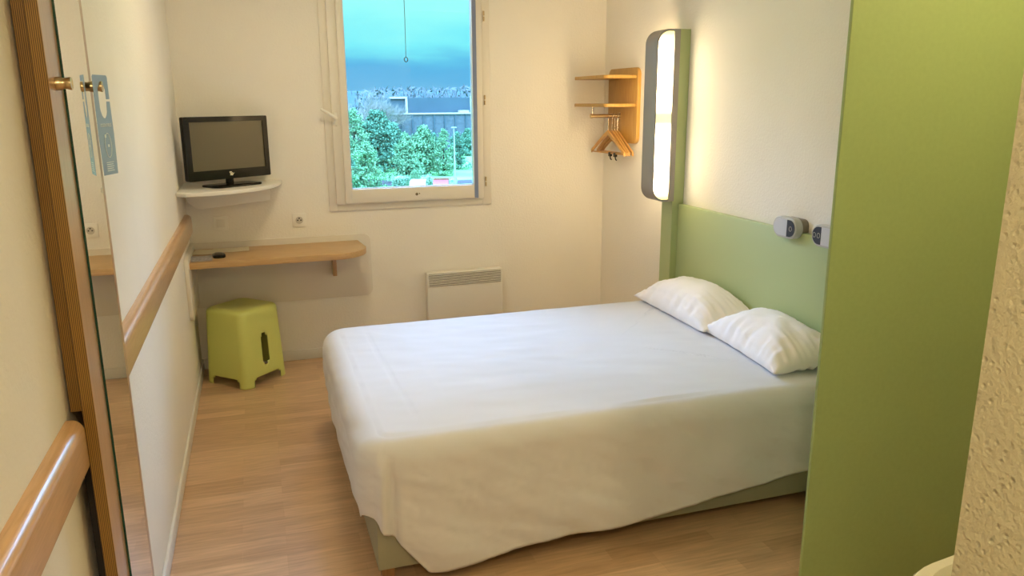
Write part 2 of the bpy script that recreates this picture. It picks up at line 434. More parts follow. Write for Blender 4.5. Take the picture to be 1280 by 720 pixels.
def make_hanger(x, y, rz, label):
    H = empty('coat_hanger', (x, y, 1.500), label, 'hanger', rz, 'hangers on the short rail')
    w = .215
    # shaped wooden yoke: outline in y,z
    top = []; bot = []
    for i in range(25):
        s = -1+2*i/24; a = abs(s)
        zc = -.105 - .125*a**1.12
        th = .030*(1-a)+.019*a + (.004 if a > .9 else 0)
        top.append((s*w, zc+th*.5)); bot.append((s*w, zc-th*.5))
    obj('yoke', poly_prism(bmesh.new(), bot+top[::-1], 0, -.0065, .0065, .003, 2), M['wood_hanger'], H, True, local=True)
    bm = bmesh.new(); cyl(bm, (0, -w+.018, -.232), (0, w-.018, -.232), .0045, n=10); obj('trouser_bar', bm, M['wood_hanger'], H, True, local=True)
    # closed ring hook around the rail and a stem
    bm = bmesh.new(); R = .0145
    tube(bm, [(0, R*math.cos(a), R*math.sin(a)) for a in [2*PI*i/24 for i in range(25)]], .0016, 8)
    cyl(bm, (0, 0, -R), (0, 0, -.092), .0024, n=8)
    obj('hook', bm, M['chrome'], H, True, local=True)
    return H
specs = [(2.222, 4.62, .03, 'wooden coat hanger nearest the wall, last of the row on the rail'),
         (2.203, 4.62, .00, 'wooden coat hanger second from the wall on the short rail'),
         (2.184, 4.62, .015, 'wooden coat hanger second from the front of the row on the rail'),
         (2.156, 4.62, .07, 'foremost wooden coat hanger, farthest from the wall, with metal clips on its bar')]
src = make_hanger(*specs[0])
for (x, y, rz, lb) in specs[1:]:
    r = src.copy(); COL.objects.link(r); r.location = (x, y, 1.5); r.rotation_euler = (0, 0, rz); r['label'] = lb
    for ch in list(src.children):
        c = ch.copy(); COL.objects.link(c); c.parent = r
    last = r
for yy in (-.10, -.035):
    bm = bmesh.new()
    box(bm, -.010, .010, yy-.010, yy+.010, -.252, -.226, .003)
    tube(bm, [(0, yy, -.250), (-.004, yy-.012, -.266), (-.002, yy-.022, -.272)], .004, 8)
    obj('clip', bm, M['black_gloss'], last, True, local=True)

# ------------------------------------------------------------------ bed
bed = empty('bed', (1.25, 3.08, 0), 'double bed base in grey green laminate on short legs, under the white sheet', 'bed')
bm = B(.290, 2.205, 2.362, 3.800, .052, .275, bev=.003); obj('bed_base', bm, M['base'], bed, True)
bm = B(.275, 2.205, 2.350, 3.800,   .2755, .490, bev=.04, seg=4); obj('mattress', bm, M['linen'], bed, True)
for (x, y) in ((.325, 2.405), (.325, 3.46), (2.12, 2.42), (2.12, 3.74), (1.2, 3.08)):
    obj('leg', B(x-.022, x+.022, y-.022, y+.022, 0, .0515, bev=.003), M['leg_wood'], bed)

def sheet_mesh():
    X0, X1, Y0, Y1, ZT_ = .250, 2.208, 2.335, 3.822, .513
    rc = .11
    n = 760
    # perimeter of rounded rectangle by arclength
    segs = []
    def arc(cx, cy, a0, a1, m=40):
        return [((cx+rc*math.cos(a0+(a1-a0)*i/m)), (cy+rc*math.sin(a0+(a1-a0)*i/m)), a0+(a1-a0)*i/m) for i in range(m+1)]
    pts = []
    pts += [(X1-rc*0-.03, Y0, -PI/2)]
    pts += arc(X0+rc, Y0+rc, 1.5*PI, PI)       # near foot corner
    pts += arc(X0+rc, Y1-rc, PI, PI/2)         # far foot corner
    pts += [(X1-.03, Y1, PI/2)]
    pts += [(X1, Y1-.03, 0), (X1, Y0+.03, 0)]
    pts.append(pts[0])
    L = [0]
    for a, b in zip(pts, pts[1:]): L.append(L[-1]+math.hypot(b[0]-a[0], b[1]-a[1]))
    per = []
    for i in range(n):
        s = L[-1]*i/n; k = 0
        while L[k+1] < s: k += 1
        f = (s-L[k])/(L[k+1]-L[k] or 1); a, b = pts[k], pts[k+1]
        x = a[0]+(b[0]-a[0])*f; y = a[1]+(b[1]-a[1])*f
        per.append((x, y))
    # outward normals by finite differences
    nor = []
    for i in range(n):
        a = per[i-2]; b = per[(i+2) % n]; dx, dy = b[0]-a[0], b[1]-a[1]; l = math.hypot(dx, dy)
        nor.append((dy/l*-1, dx/l) if False else (dy/l, -dx/l))
    cx, cy = (X0+X1)/2, (Y0+Y1)/2
    if (nor[50][0]*(per[50][0]-cx)+nor[50][1]*(per[50][1]-cy)) < 0: nor = [(-a, -b) for a, b in nor]
    def lerp(tab, x):
        for (a, va), (b, vb) in zip(tab, tab[1:]):
            if x <= b:
                f = max(0, min(1, (x-a)/(b-a))); return va+(vb-va)*f
        return tab[-1][1]
    near = [(.25, .275), (.29, .255), (.34, .185), (.39, .12), (.455, .036), (.50, .032), (.585, .040), (.765, .066), (.935, .076), (1.18, .078), (1.50, .112), (2.0, .165), (2.2, .17)]
    foot = [(2.33, .27), (2.45, .215), (2.75, .185), (3.3, .165), (3.85, .19)]
    def hem(i):
        x, y = per[i]; nx, ny = nor[i]
        hn = lerp(near, x) if ny < .2 else .18
        hf = lerp(foot, y)
        if ny < -.02:
            w = max(0, min(1, -ny)); return hn*w+hf*(1-w)
        if nx < -.5: return hf
        return .2
    t = bmesh.new(); rows = []
    TOPR, SK = 60, 46
    rr = .075
    half = (Y1-Y0)/2
    def nz(x, y, z, s): return noise.noise(Vector((x*s, y*s, z*s)))
    for k in range(TOPR):
        w = (1-k/TOPR)          # 1 centre line .. near 0 at edge
        row = []
        for i in range(n):
            x, y = per[i]
            ex, ey = x-nor[i][0]*rr, y-nor[i][1]*rr
            qx = min(max(ex, X0+half*.98), X1-half*.98)
            px = ex+(qx-ex)*w; py = ey+(cy-ey)*w
            d = min(px-X0, X1-px, py-Y0, Y1-py)
            z = ZT_ + .010*min(1, d/.35)
            z += .004*nz(px, py, 0, 3.2) + .0022*nz(px*.6, py, 3, 9) + .0010*nz(px*.6+py*.3, py*1.2, 7, 14)
            # crease running along the foot end
            xc = .475+.03*math.sin(py*1.3); z -= .0022*math.exp(-((px-xc)/.005)**2)*max(0, math.sin((py-2.45)*2.3))
            row.append(t.verts.new((px, py, z)))
        rows.append(row)
    for k in range(SK+1):
        row = []
        for i in range(n):
            x, y = per[i]; nx, ny = nor[i]
            H_ = hem(i)
            arcL = rr*PI/2
            total = arcL + (ZT_-rr-H_)
            e = total*k/SK
            if e < arcL:
                a = e/rr; o = -rr+rr*math.sin(a); z = ZT_-rr+rr*math.cos(a)
            else:
                o = 0; z = ZT_-rr-(e-arcL)
            dn = max(0, min(1, (ZT_-z)/(ZT_-.1)))
            nearS = max(0, -ny)
            # cloth waves growing to the hem
            s = x*1.0+y*.8
            amp = .013*dn*(.35+.65*nearS)
            o += amp*(nz(s*1.1, z*.8, 2, 4.5)*1.2+.5*nz(s+z*1.3, z*1.1, 5, 9)) + .012*nearS*dn
            # diagonal drag lines on the near side
            o += .0055*nearS*dn*math.sin((x*1.1+z*2.4)*9+2*nz(x, z, 1, 3))
            o += .0045*nz(x*1.3+z*1.7, z*2+y, 9, 8)+.0022*nz(x*2+z*4, z*4-x*2, 5, 12)*min(1, dn*4)
            z += .010*nz(x, y, 4, 4)*math.sin(min(1, dn*3)*PI)
            # bulge of the duvet-like corner and its pleat
            if nearS > .2:
                g = math.exp(-((x-.318)/.012)**2); g2 = math.exp(-((x-.345)/.012)**2)
                q = max(0, min(1, (dn-.08)/.25))
                o += (.034*g-.022*g2)*q
                o += .016*math.exp(-((x-.50)/.08)**2)*dn
            if nx < -.5:
                o += .012*math.sin(min(1, dn*1.3)*PI)+.006*dn*nz(y, z, 0, 6)
            px, py = x+nx*o, y+ny*o
            row.append(t.verts.new((px, py, z)))
        rows.append(row)
    # hem lip turned in
    row = []
    for i in range(n):
        v = rows[-1][i].co; nx, ny = nor[i]
        row.append(t.verts.new((v.x-nx*.004, v.y-ny*.004, v.z+.001)))
    rows.append(row)
    for a, b in zip(rows, rows[1:]):
        for i in range(n):
            j = (i+1) % n
            try: t.faces.new((a[i], a[j], b[j], b[i]))
            except ValueError: pass
    bmesh.ops.remove_doubles(t, verts=rows[0]+rows[1], dist=.0005)
    return t
sh = obj('bed_sheet', sheet_mesh(), M['linen'], None, 'all')
tag(sh, 'large white bed sheet covering the mattress and hanging over the bed sides', 'bed sheet')

def pillow(label, cx_, cy_, cz_, L, Wd, T, yaw, tilt, seed):
    n, m = 64, 44; t = bmesh.new(); sides = []
    for sgn in (1, -1):
        g = []
        for i in range(n+1):
            r = []
            for j in range(m+1):
                u = -1+2*i/n; v = -1+2*j/m
                e = (max(0, 1-abs(u)**2.6))**.62*(max(0, 1-abs(v)**2.6))**.62
                # sides drawn in between the pointed corners
                x = u*L/2*(1-.055*(1-v*v)); y = v*Wd/2*(1-.07*(1-u*u))
                z = sgn*T/2*e*(1.0 if sgn > 0 else .5)
                wr = (1-e)*1.0
                z += .016*e*noise.noise(Vector((u*2+seed, v*2, sgn)))
                # gathers radiating from the seams
                z += .030*min(1, e*2.2)*(1-e)*noise.noise(Vector((u*9+seed, v*1.2, 5*sgn))) if abs(v) > abs(u)*.4 else 0
                z += .024*min(1, e*3)*(1-e)*noise.noise(Vector((u*1.2+seed, v*8, 9*sgn)))
                r.append(t.verts.new((x, y, z)))
            g.append(r)
        for i in range(n):
            for j in range(m): t.faces.new((g[i][j], g[i+1][j], g[i+1][j+1], g[i][j+1]))
        sides.append(g)
    bmesh.ops.remove_doubles(t, verts=t.verts, dist=.0008)
    # x local = length (along room y), y local = depth towards the headboard
    Mx = Matrix.Translation((cx_, cy_, cz_)) @ Matrix.Rotation(yaw, 4, 'Z') @ Matrix.Rotation(-tilt, 4, 'Y') @ Matrix(((0, 1, 0, 0), (-1, 0, 0, 0), (0, 0, 1, 0), (0, 0, 0, 1)))
    for v in t.verts:
        v.co = Mx @ v.co
        v.co.z = max(v.co.z, .527+.001*math.sin(v.co.y*30))
        if v.co.x > 2.15: v.co.x = 2.15+.072*math.tanh((v.co.x-2.15)/.072)
    o = obj('pillow', t, M['pillow'], None, 'all')
    tag(o, label, 'pillow', 'pillows at the head of the bed')
    return o
pillow('white pillow farther from the camera, beside the lit wall lamp end of the bed', 2.105, 3.405, .556, .75, .34, .265, -.02, .10, 1.3)
pillow('white pillow nearer the camera, its edge cut by the green partition', 2.105, 2.765, .553, .66, .36, .25, -.10, .10, 5.1)

# ------------------------------------------------------------------ radiator
R_ = empty('radiator', (1.25, YB, 0), 'low white electric panel radiator with slatted top on the back wall', 'radiator')
bm = B(.998, 1.508, YB-.075, YB-.015, .10, .515, bev=.006); box(bm, 1.05, 1.45, YB-.015, YB, .15, .45)
bd = obj('radiator_body', bm, M['white_trim'], R_, True)
dk = mat('radiator_dark_slot', (.10, .085, .06), .7)
obj('grille_recess', B(1.010, 1.496, YB-.0765, YB-.075, .425, .507), dk, R_)
for i in range(8):
    z = .431+i*.0102
    bm = bmesh.new(); t = bmesh.new(); box(t, 1.006, 1.500, YB-.082, YB-.0755, z-.0028, z+.0028, .001)
    merge(bm, t); obj('louvre', bm, M['white_trim'], R_)

# ------------------------------------------------------------------ sockets
def plate(name, x, z, label, cat):
    P_ = empty(name, (x, YB, z), label, cat)
    obj('face_plate', B(x-.041, x+.041, YB-.009, YB, z-.041, z+.041, bev=.003), M['plastic_white'], P_, True)
    return P_
p = plate('wall_socket', .229, .893, 'white square power socket on the back wall left of the window', 'socket')
bm = bmesh.new(); cyl(bm, (.229, YB-.0095, .893), (.229, YB-.0085, .893), .022, n=28); obj('socket_well', bm, mat('socket_grey', (.55, .52, .46), .5), p, True)
for (dx, dz) in ((-.0095, 0), (.0095, 0), (0, .012)):
    bm = bmesh.new(); cyl(bm, (.229+dx, YB-.0105, .893+dz), (.229+dx, YB-.009, .893+dz), .0042, n=12); obj('pin_hole', bm, M['black_plastic'], p)
p = plate('light_switch', -.223, .898, 'white square light switch plate under the television shelf', 'switch')
obj('rocker', B(-.223-.024, -.223+.024, YB-.0135, YB-.009, .898-.024, .898+.024, bev=.002), M['white_board'], p, True)

# ------------------------------------------------------------------ desk
D = empty('wall_desk', (0, YB, .39), 'narrow beech wall desk with cream backing board, rounded at its right end', 'desk')
obj('back_panel', poly_prism(bmesh.new(), rrect(XL, .655, .39, .787, .045, 8, (.045, 0, 0, .045)), 1, YB-.014, YB, .002), M['panel_board'], D, True)
obj('side_panel', poly_prism(bmesh.new(), rrect(4.40, YB-.014, .435, .787, .04, 8, (0, .05, .05, 0)), 0, XL, XL+.022, .003), M['panel_board'], D, True)
pts = [(XL+.022, 4.468)] + [(.40, 4.468)]
for i in range(1, 13):
    a = -PI/2+PI/2*i/12*.92; pts.append((.40+.196*math.cos(a), 4.68+.212*math.sin(a)))
pts += [(.575, YB-.014), (XL+.022, YB-.014)]
obj('tabletop', poly_prism(bmesh.new(), pts, 2, .715, .750, .002), M['wood_x'], D, True)
obj('bracket', B(.405, .430, YB-.090, YB-.014, .545, .7145, bev=.003), M['wood_z'], D, True)

# things on the desk
rc_ = empty('remote_control', (-.235, 4.60, .7505), 'small dark device lying on the left part of the beech desk', 'remote', .15)
bm = bmesh.new(); poly_prism(bm, rrect(-.034, .034, -.045, .045, .025, 8), 2, 0, .018, .005, 3)
obj('case', bm, M['black_gloss'], rc_, True, local=True)
bm = bmesh.new(); lathe(bm, [(.022, 0), (.022, .004), (.017, .007)], (0, .01, .018), (0, 0, 1)); obj('top_dial', bm, mat('dark_metal', (.25, .22, .17), .3, metal=.8), rc_, True, local=True)
def sheet_paper(name, x, y, z, w, h, rz, m, label, parent_print=True):
    P_ = empty(name, (x, y, z), label, 'leaflet', rz, 'papers on the desk')
    bm = bmesh.new()
    # slightly cockled sheet of paper, folded down the middle
    N = 10; g0 = []; g1 = []
    for i in range(N+1):
        a_, b_ = [], []
        for j in range(N+1):
            u, v = -1+2*i/N, -1+2*j/N
            zz = .0022+.0018*abs(u)+.0006*noise.noise(Vector((u*2, v*2, x*30)))
            a_.append(bm.verts.new((u*w/2, v*h/2, zz))); b_.append(bm.verts.new((u*w/2, v*h/2, zz-.0012)))
        g0.append(a_); g1.append(b_)
    for i in range(N):
        for j in range(N):
            bm.faces.new((g0[i][j], g0[i+1][j], g0[i+1][j+1], g0[i][j+1])); bm.faces.new((g1[i][j], g1[i][j+1], g1[i+1][j+1], g1[i+1][j]))
        bm.faces.new((g0[i][0], g1[i][0], g1[i+1][0], g0[i+1][0])); bm.faces.new((g0[i+1][N], g1[i+1][N], g1[i][N], g0[i][N]))
        bm.faces.new((g0[0][i+1], g1[0][i+1], g1[0][i], g0[0][i])); bm.faces.new((g0[N][i], g1[N][i], g1[N][i+1], g0[N][i+1]))
    obj('sheet', bm, m, P_, True, local=True)
sheet_paper('leaflet', -.325, 4.575, .7505, .11, .16, .05, M['paper_grey'], 'grey printed leaflet lying at the front left corner of the desk')
sheet_paper('leaflet', -.320, 4.775, .7505, .12, .15, -.12, M['paper'], 'cream leaflet lying in the back left corner of the desk')
sheet_paper('leaflet', -.175, 4.800, .7505, .20, .14, .02, M['paper'], 'cream paper strip lying behind the dark device on the desk')

# ------------------------------------------------------------------ television shelf and television
TS = empty('television_shelf', (-.2, YB, 1.02), 'small white corner shelf with a curved front carrying the television', 'shelf')
pts = [(XL, YB), (XL, 4.385), (XL+.03, 4.358)]
cps = [(-.352, 4.340), (-.26, 4.345), (-.13, 4.40), (-.01, 4.50), (.075, 4.62), (.125, 4.76), (.140, 4.85), (.142, YB)]
pts += cps
obj('shelf_top', poly_prism(bmesh.new(), pts, 2, 1.120, 1.142, .004, 3), M['white_board'], TS, True)
# box bracket, its left side rounded
pr = [(-.405, 1.1195), (.066, 1.1195), (.066, 1.045), (-.305, 1.010), (-.335, 1.016), (-.372, 1.045), (-.398, 1.090)]
obj('shelf_bracket', poly_prism(bmesh.new(), pr, 1, 4.72, YB, .003), M['white_board'], TS, True)

tv = empty('television', (-.138, 4.672, 1.1425), 'black flat television on the white corner shelf, screen off', 'television', math.radians(35.9))
def L2(a): return a
w, h = .525, .340; zb = .040
bm = bmesh.new()
body = poly_prism(bmesh.new(), rrect(-w/2, w/2, zb, zb+h, .008, 4), 1, -.004, .026, .004, 2)
obj('casing', body, M['black_plastic'], tv, True, local=True)
# bezel ring with deeper lower chin
t = bmesh.new()
o_ = rrect(-w/2, w/2, zb, zb+h, .007, 4); i_ = rrect(-w/2+.031, w/2-.031, zb+.052, zb+h-.027, .001, 4)
ringwall(t, o_, i_, -.013, -.0045)
obj('bezel', t, M['black_gloss'], tv, True, local=True)
obj('screen', B(-w/2+.030, w/2-.030, -.008, -.0045, zb+.051, zb+h-.026), M['screen'], tv, local=True)
bm = bmesh.new(); poly_prism(bm, [(-.012, zb+.018), (.006, zb+.016), (.012, zb+.026), (.020, zb+.030), (.004, zb+.032), (0, zb+.040), (-.016, zb+.038), (-.008, zb+.028)], 1, -.0150, -.0132)
obj('logo_plate', bm, M['chrome'], tv, local=True)
bm = bmesh.new(); cyl(bm, (0, .01, .012), (0, .01, zb+.01), .022, n=20); st_ = obj('stand_neck', bm, M['black_gloss'], tv, True, local=True)
bm = bmesh.new()
out_ = [( .135*math.cos(a)*(1 if True else 0), .085*math.sin(a)-.005) for a in [2*PI*i/40 for i in range(40)]]
poly_prism(bm, rrect(-.155, .155, -.095, .070, .04, 8), 2, .0002, .011, .004, 2)
obj('stand_foot', bm, M['black_gloss'], tv, True, local=True)

# ------------------------------------------------------------------ stool
ST = empty('stool', (-.142, 4.665, 0), 'lime green plastic stool with slotted sides under the wall desk', 'stool', math.radians(45))
def stool_mesh():
    t = bmesh.new(); H_ = .452; rows = []
    nper = 96
    def sect(z):
        f = z/H_; half = .166*(1-f)+.150*f; r = .045
        return half, r
    def ppt(k, half, r):
        # k in 0..1 around a rounded square
        per = 8*(half-r)+2*PI*r; s = (k % 1)*per; a = 2*(half-r); q = PI*r/2
        for side in range(4):
            ang = side*PI/2
            if s <= a:
                x, y = half, -(half-r)+s; break
            s -= a
            if s <= q:
                th = s/r; x, y = half-r+r*math.cos(th), half-r+r*math.sin(th); break
            s -= q
        else: x, y = half, -(half-r)
        c, sn = math.cos(ang), math.sin(ang)
        return x*c-y*sn, x*sn+y*c
    # wall as a quad grid with holes: leg gaps at the bottom and a slot on each side
    zs = [0, .012, .024, .040, .052, .060, .085, .110, .128, .135, .145, .175, .21, .245, .28, .300, .312, .320, .35, .385, .415, .430, .440, .447]
    NP = 160; g = []
    for z in zs:
        half, r = sect(z)
        ins = 0
        if z > .425: ins = .020*(1-math.sqrt(max(0, 1-((z-.425)/.024)**2)))
        g.append([t.verts.new((*ppt((i+.0)/NP, half-ins, r), z)) for i in range(NP)])
    def prm(i):   # signed distance along the side from its middle
        z = .1; half, r = sect(z); x, y = ppt((i+.5)/NP, half, r)
        ax, ay = abs(x), abs(y)
        if abs(ax-half) < .002: return ay if True else 0
        if abs(ay-half) < .002: return ax
        return 9
    def sidex(i):
        half, r = sect(.1); x, y = ppt((i+.5)/NP, half, r); return abs(abs(y)-half) < .002
    for a in range(len(zs)-1):
        zm = (zs[a]+zs[a+1])/2
        for i in range(NP):
            d = prm(i)
            gap = .098 if zm > .04 else .103
            if zm < .052 and d < gap - (.0 if zm < .04 else .010): continue
            if .11 < zm < .30 and sidex(i) and d < .024 - (.008 if (zm < .128 or zm > .28) else 0): continue
            t.faces.new((g[a][i], g[a][(i+1) % NP], g[a+1][(i+1) % NP], g[a+1][i]))
    # seat top: slightly dished
    prev = g[-1]
    for s, z in ((.96, .4505), (.90, .452), (.80, .451), (.5, .4475)):
        cur = []
        half, r = sect(.447)
        for i in range(NP):
            x, y = ppt(i/NP, (half-.02)*s, r*s); cur.append(t.verts.new((x, y, z)))
        for i in range(NP): t.faces.new((prev[i], prev[(i+1) % NP], cur[(i+1) % NP], cur[i]))
        prev = cur
    cen = t.verts.new((0, 0, .446))
    for i in range(NP): t.faces.new((prev[i], prev[(i+1) % NP], cen))
    return t
so = obj('stool_shell', stool_mesh(), M['green_plastic'], ST, True, local=True)
md = so.modifiers.new('Solid', 'SOLIDIFY'); md.thickness = .005; md.offset = -1

# ------------------------------------------------------------------ handrails on the left wall
def rail(name, y0, y1, label, r0, r1):
    t = bmesh.new(); prof = []
    x0, z0, z1, d = XL, .872, .976, .034
    prof = [(x0, z0), (x0+d-.006, z0)]
    for i in range(5): a = -PI/2+PI/2*i/4; prof.append((x0+d-.006+.006*math.cos(a), z0+.006+.006*math.sin(a)))
    for i in range(9): a = PI/2*i/8; prof.append((x0+d-.024+.024*math.cos(a), z1-.024+.024*math.sin(a)))
    prof.append((x0, z1))
    # stations with rounded ends: the profile shrinks into the wall
    R = .028; st_ = []
    if r0:
        for i in range(8): a = PI/2*i/8; st_.append((y0+R*(1-math.sin(a)) if False else y0+R*(1-math.cos(a)), math.sin(a)))
    st_.append((y0+(R if r0 else 0), 1)); st_.append((y1-(R if r1 else 0), 1))
    if r1:
        for i in range(7, -1, -1): a = PI/2*i/8; st_.append((y1-R*(1-math.cos(a)), math.sin(a)))
    rows = [[t.verts.new((x0+(px-x0)*max(s, .02), y, z0+(z1-z0)*(1-s)*.12+(pz-z0)*(1-(1-s)*.24))) for px, pz in prof] for y, s in st_]
    n = len(prof)
    for a, b in zip(rows, rows[1:]):
        for i in range(n): t.faces.new((a[i], a[(i+1) % n], b[(i+1) % n], b[i]))
    t.faces.new(rows[0]); t.faces.new(rows[-1][::-1])
    tag(obj(name, t, M['wood_y'], None, True), label, 'rail')
rail('wall_rail', YF+.05, 1.690, 'beech wall rail in the near left corner, ending at the mirror board', False, True)
rail('wall_rail', 2.00, 4.79, 'long beech wall rail from the mirror board to the desk', False, True)

# ------------------------------------------------------------------ mirror board
MB = empty('mirror_board', (XL, 1.9, .1), 'tall plywood board holding a mirror and coat pegs on the left wall', 'mirror')
obj('batten', B(XL+.003, -.3745, 1.709, 2.05, .979, 2.25, bev=.001), M['ply'], MB)
tag(obj('gap_shade_strip', B(XL+.013, -.3745, 1.70, 2.05, .07, .868, bev=.001), mat('gap_shade_black', (.008, .006, .005), .8), MB), 'black strip painting in the shaded gap below the rail')  # black strip painted in for the deep shade between wall and board
bm = B(-.3735, -.350, 1.675, 2.098, .06, 2.25, bev=.0015)
brd = obj('board', bm, M['wood_z'], MB)
brd.data.materials.append(M['ply'])
for p_ in brd.data.polygons:
    if abs(p_.normal.y) > .9: p_.material_index = 1
bm = B(-.3499, -.3452, 1.788, 2.040, .14, 2.17)
mi = obj('mirror_glass', bm, M['mirror'], MB)
mi.data.materials.append(M['mirror_edge'])
for p_ in mi.data.polygons:
    if abs(p_.normal.x) < .5: p_.material_index = 1
for y in (1.732, 2.068):
    bm = bmesh.new()
    lathe(bm, [(.0125, 0), (.0125, .008), (.0105, .012), (.0105, .018), (.0125, .025), (.0118, .027), (.008, .025)], (-.3498, y, 1.636), (1, 0, 0), 20)
    obj('coat_peg', bm, M['brass'], MB, True)

# door hanger on the far peg
DH = empty('door_hanger', (-.327, 2.066, 1.648), 'blue card door hanger hooked over the far peg of the mirror board', 'door hanger', math.radians(74))
t = bmesh.new()
w_ = .036; top = .014; ol = [(-w_+.004, top), (w_-.004, top), (w_, top-.004), (w_, -.046), (.022, -.047)]
for i in range(11):       # inner edge of the hook hole: right side up over the peg and back down
    a = -PI*.15+ (PI*1.15)*i/10
    ol.append((.002+.020*math.cos(a), -.024+.018*math.sin(a)))
ol = ol[:5]
hole = []
for i in range(15):
    a = math.radians(-18)+math.radians(198)*i/14
    hole.append((.0185*math.cos(a)+.002, -.022+.016*math.sin(a)))
for i in range(1, 12):
    a = math.radians(180)+math.radians(160)*i/12
    hole.append((.0185*math.cos(a)+.002, -.052+.032*math.sin(a)))
ol = [(-w_+.004, top), (w_-.004, top), (w_, top-.004), (w_, -.040), (.0205, -.0405)] + hole[2:] + [(.0205, -.0455), (w_, -.0455), (w_+.002, -.120), (w_-.001, -.214), (-w_+.001, -.214), (-w_-.002, -.120), (-w_, top-.004)]
tri = bmesh.new(); vs = [tri.verts.new((a, 0, b)) for a, b in ol]
es = [tri.edges.new((vs[i], vs[(i+1) % len(vs)])) for i in range(len(vs))]
bmesh.ops.triangle_fill(tri, edges=es, use_beauty=True)
dh = obj('card', tri, M['card_blue'], DH, local=True)
md = dh.modifiers.new('Solid', 'SOLIDIFY'); md.thickness = .0008; md.offset = 0
def text(name, s, size, loc, rot, m, parent, ext=.0002):
    cu = bpy.data.curves.new(name, 'FONT'); cu.body = s; cu.size = size; cu.align_x = 'CENTER'; cu.align_y = 'CENTER'; cu.extrude = ext
    o = bpy.data.objects.new(name, cu); o.location = loc; o.rotation_euler = rot; cu.materials.append(m); link(o, parent)
    dg = bpy.context.evaluated_depsgraph_get(); me = bpy.data.meshes.new_from_object(o.evaluated_get(dg))
    n = bpy.data.objects.new(name, me); n.location = loc; n.rotation_euler = rot; link(n, parent)
    bpy.data.objects.remove(o)
    return n
text('heading_print', 'ESSENTIELS', .0105, (.002, -.0008, -.100), (PI/2, 0, 0), M['card_print'], DH)
bm = bmesh.new()
tube(bm, [(.002+.015*math.cos(a), -.0009, -.146+.028*math.sin(a)) for a in [2*PI*i/28 for i in range(29)]], .0008, 5)
obj('oval_print', bm, M['card_print'], DH, local=True)
for (a_, b_, c_, d_) in [(-.012, -.004, -.128, -.121), (.000, .007, -.150, -.144)] + [(-.018, .018-.004*(k % 2), -.186-k*.0048, -.1846-k*.0048) for k in range(5)]:
    obj('print_mark', B(a_, b_, -.0011, -.0006, c_, d_), M['card_print'], DH, local=True)

# ------------------------------------------------------------------ green partition and washbasin
bm = B(1.548, XR, 1.80, 1.812, 0, 2.46, bev=.002)
tag(obj('green_partition', bm, M['green'], None), 'large smooth green partition panel filling the right of the room beside the bed', 'partition')
WB = empty('washbasin', (1.25, .62, .7), 'pale cream washbasin corner beyond the rough wall, bottom right', 'basin')
pts = [(.86, .621), (.86, .70)]
for i in range(1, 12):
    a = PI-PI/2*i/12; pts.append((.86+.17+.17*math.cos(a)*1.0, .70+.175*math.sin(a)))
pts += [(1.08, .883), (1.20, .889), (1.45, .885), (1.60, .83), (1.66, .74), (1.67, .621)]
cxm, cym = 1.25, .74
t = bmesh.new(); 
n = len(pts); rings_ = []
for (s, z) in ((.80, .70), (.97, .80), (1.0, .835), (1.0, .848), (.985, .852), (.90, .850), (.86, .838), (.74, .77), (.40, .745)):
    rings_.append([t.verts.new((cxm+(px-cxm)*s, max(.6205, cym+(py-cym)*s), z)) for px, py in pts])
for a, b in zip(rings_, rings_[1:]):
    for i in range(n): t.faces.new((a[i], a[(i+1) % n], b[(i+1) % n], b[i]))
t.faces.new(rings_[0][::-1]); t.faces.new(rings_[-1])
obj('bowl', t, M['basin'], WB, True)
obj('pedestal', B(1.17, 1.33, .6215, .76, 0, .6995, bev=.02, seg=3), M['basin'], WB, True)
bm = bmesh.new(); cyl(bm, (1.25, .70, .7455), (1.25, .70, .749), .02); obj('drain', bm, M['chrome'], WB, True)
bm = bmesh.new(); cyl(bm, (1.25, .645, .851), (1.25, .645, .95), .014); tube(bm, [(1.25, .645, .94), (1.25, .69, .955), (1.25, .75, .93)], .010, 10); obj('tap', bm, M['chrome'], WB, True)

# ------------------------------------------------------------------ ceiling lamps (out of view, light the entry and the basin corner; the room one is an added fill)
def ceil_lamp(x, y, label, m, r=.15):
    CL = empty('ceiling_lamp', (x, y, ZC), label, 'lamp')
    bm = bmesh.new(); lathe(bm, [(r, 0), (r, .02), (r-.01, .03)], (x, y, ZC), (0, 0, -1), 32); obj('lamp_base', bm, M['plastic_white'], CL, True)
    bm = bmesh.new(); lathe(bm, [(r-.012, .0305), (r-.02, .05), (r*.7, .075), (r*.3, .086), (.01, .088)], (x, y, ZC), (0, 0, -1), 32); obj('lamp_glass', bm, m, CL, True)
ceil_lamp(-.06, -.35, 'round ceiling lamp over the entry, behind the viewpoint', M['tile_light'])
M['room_fill'] = mat('room_fill_glass', (.9, .9, .8), .4, emis=(1, .79, .50), es=29)  # added lamp, never in view, lifts the ambient light in the room
ceil_lamp(.50, 3.55, 'added round fill lamp above the foot of the bed, out of view', M['room_fill'], .20)
M['basin_light'] = mat('basin_lamp_glass', (.9, .9, .8), .4, emis=(1, .80, .42), es=66)
ceil_lamp(2.06, 1.10, 'round ceiling lamp over the washbasin', M['basin_light'], .13)

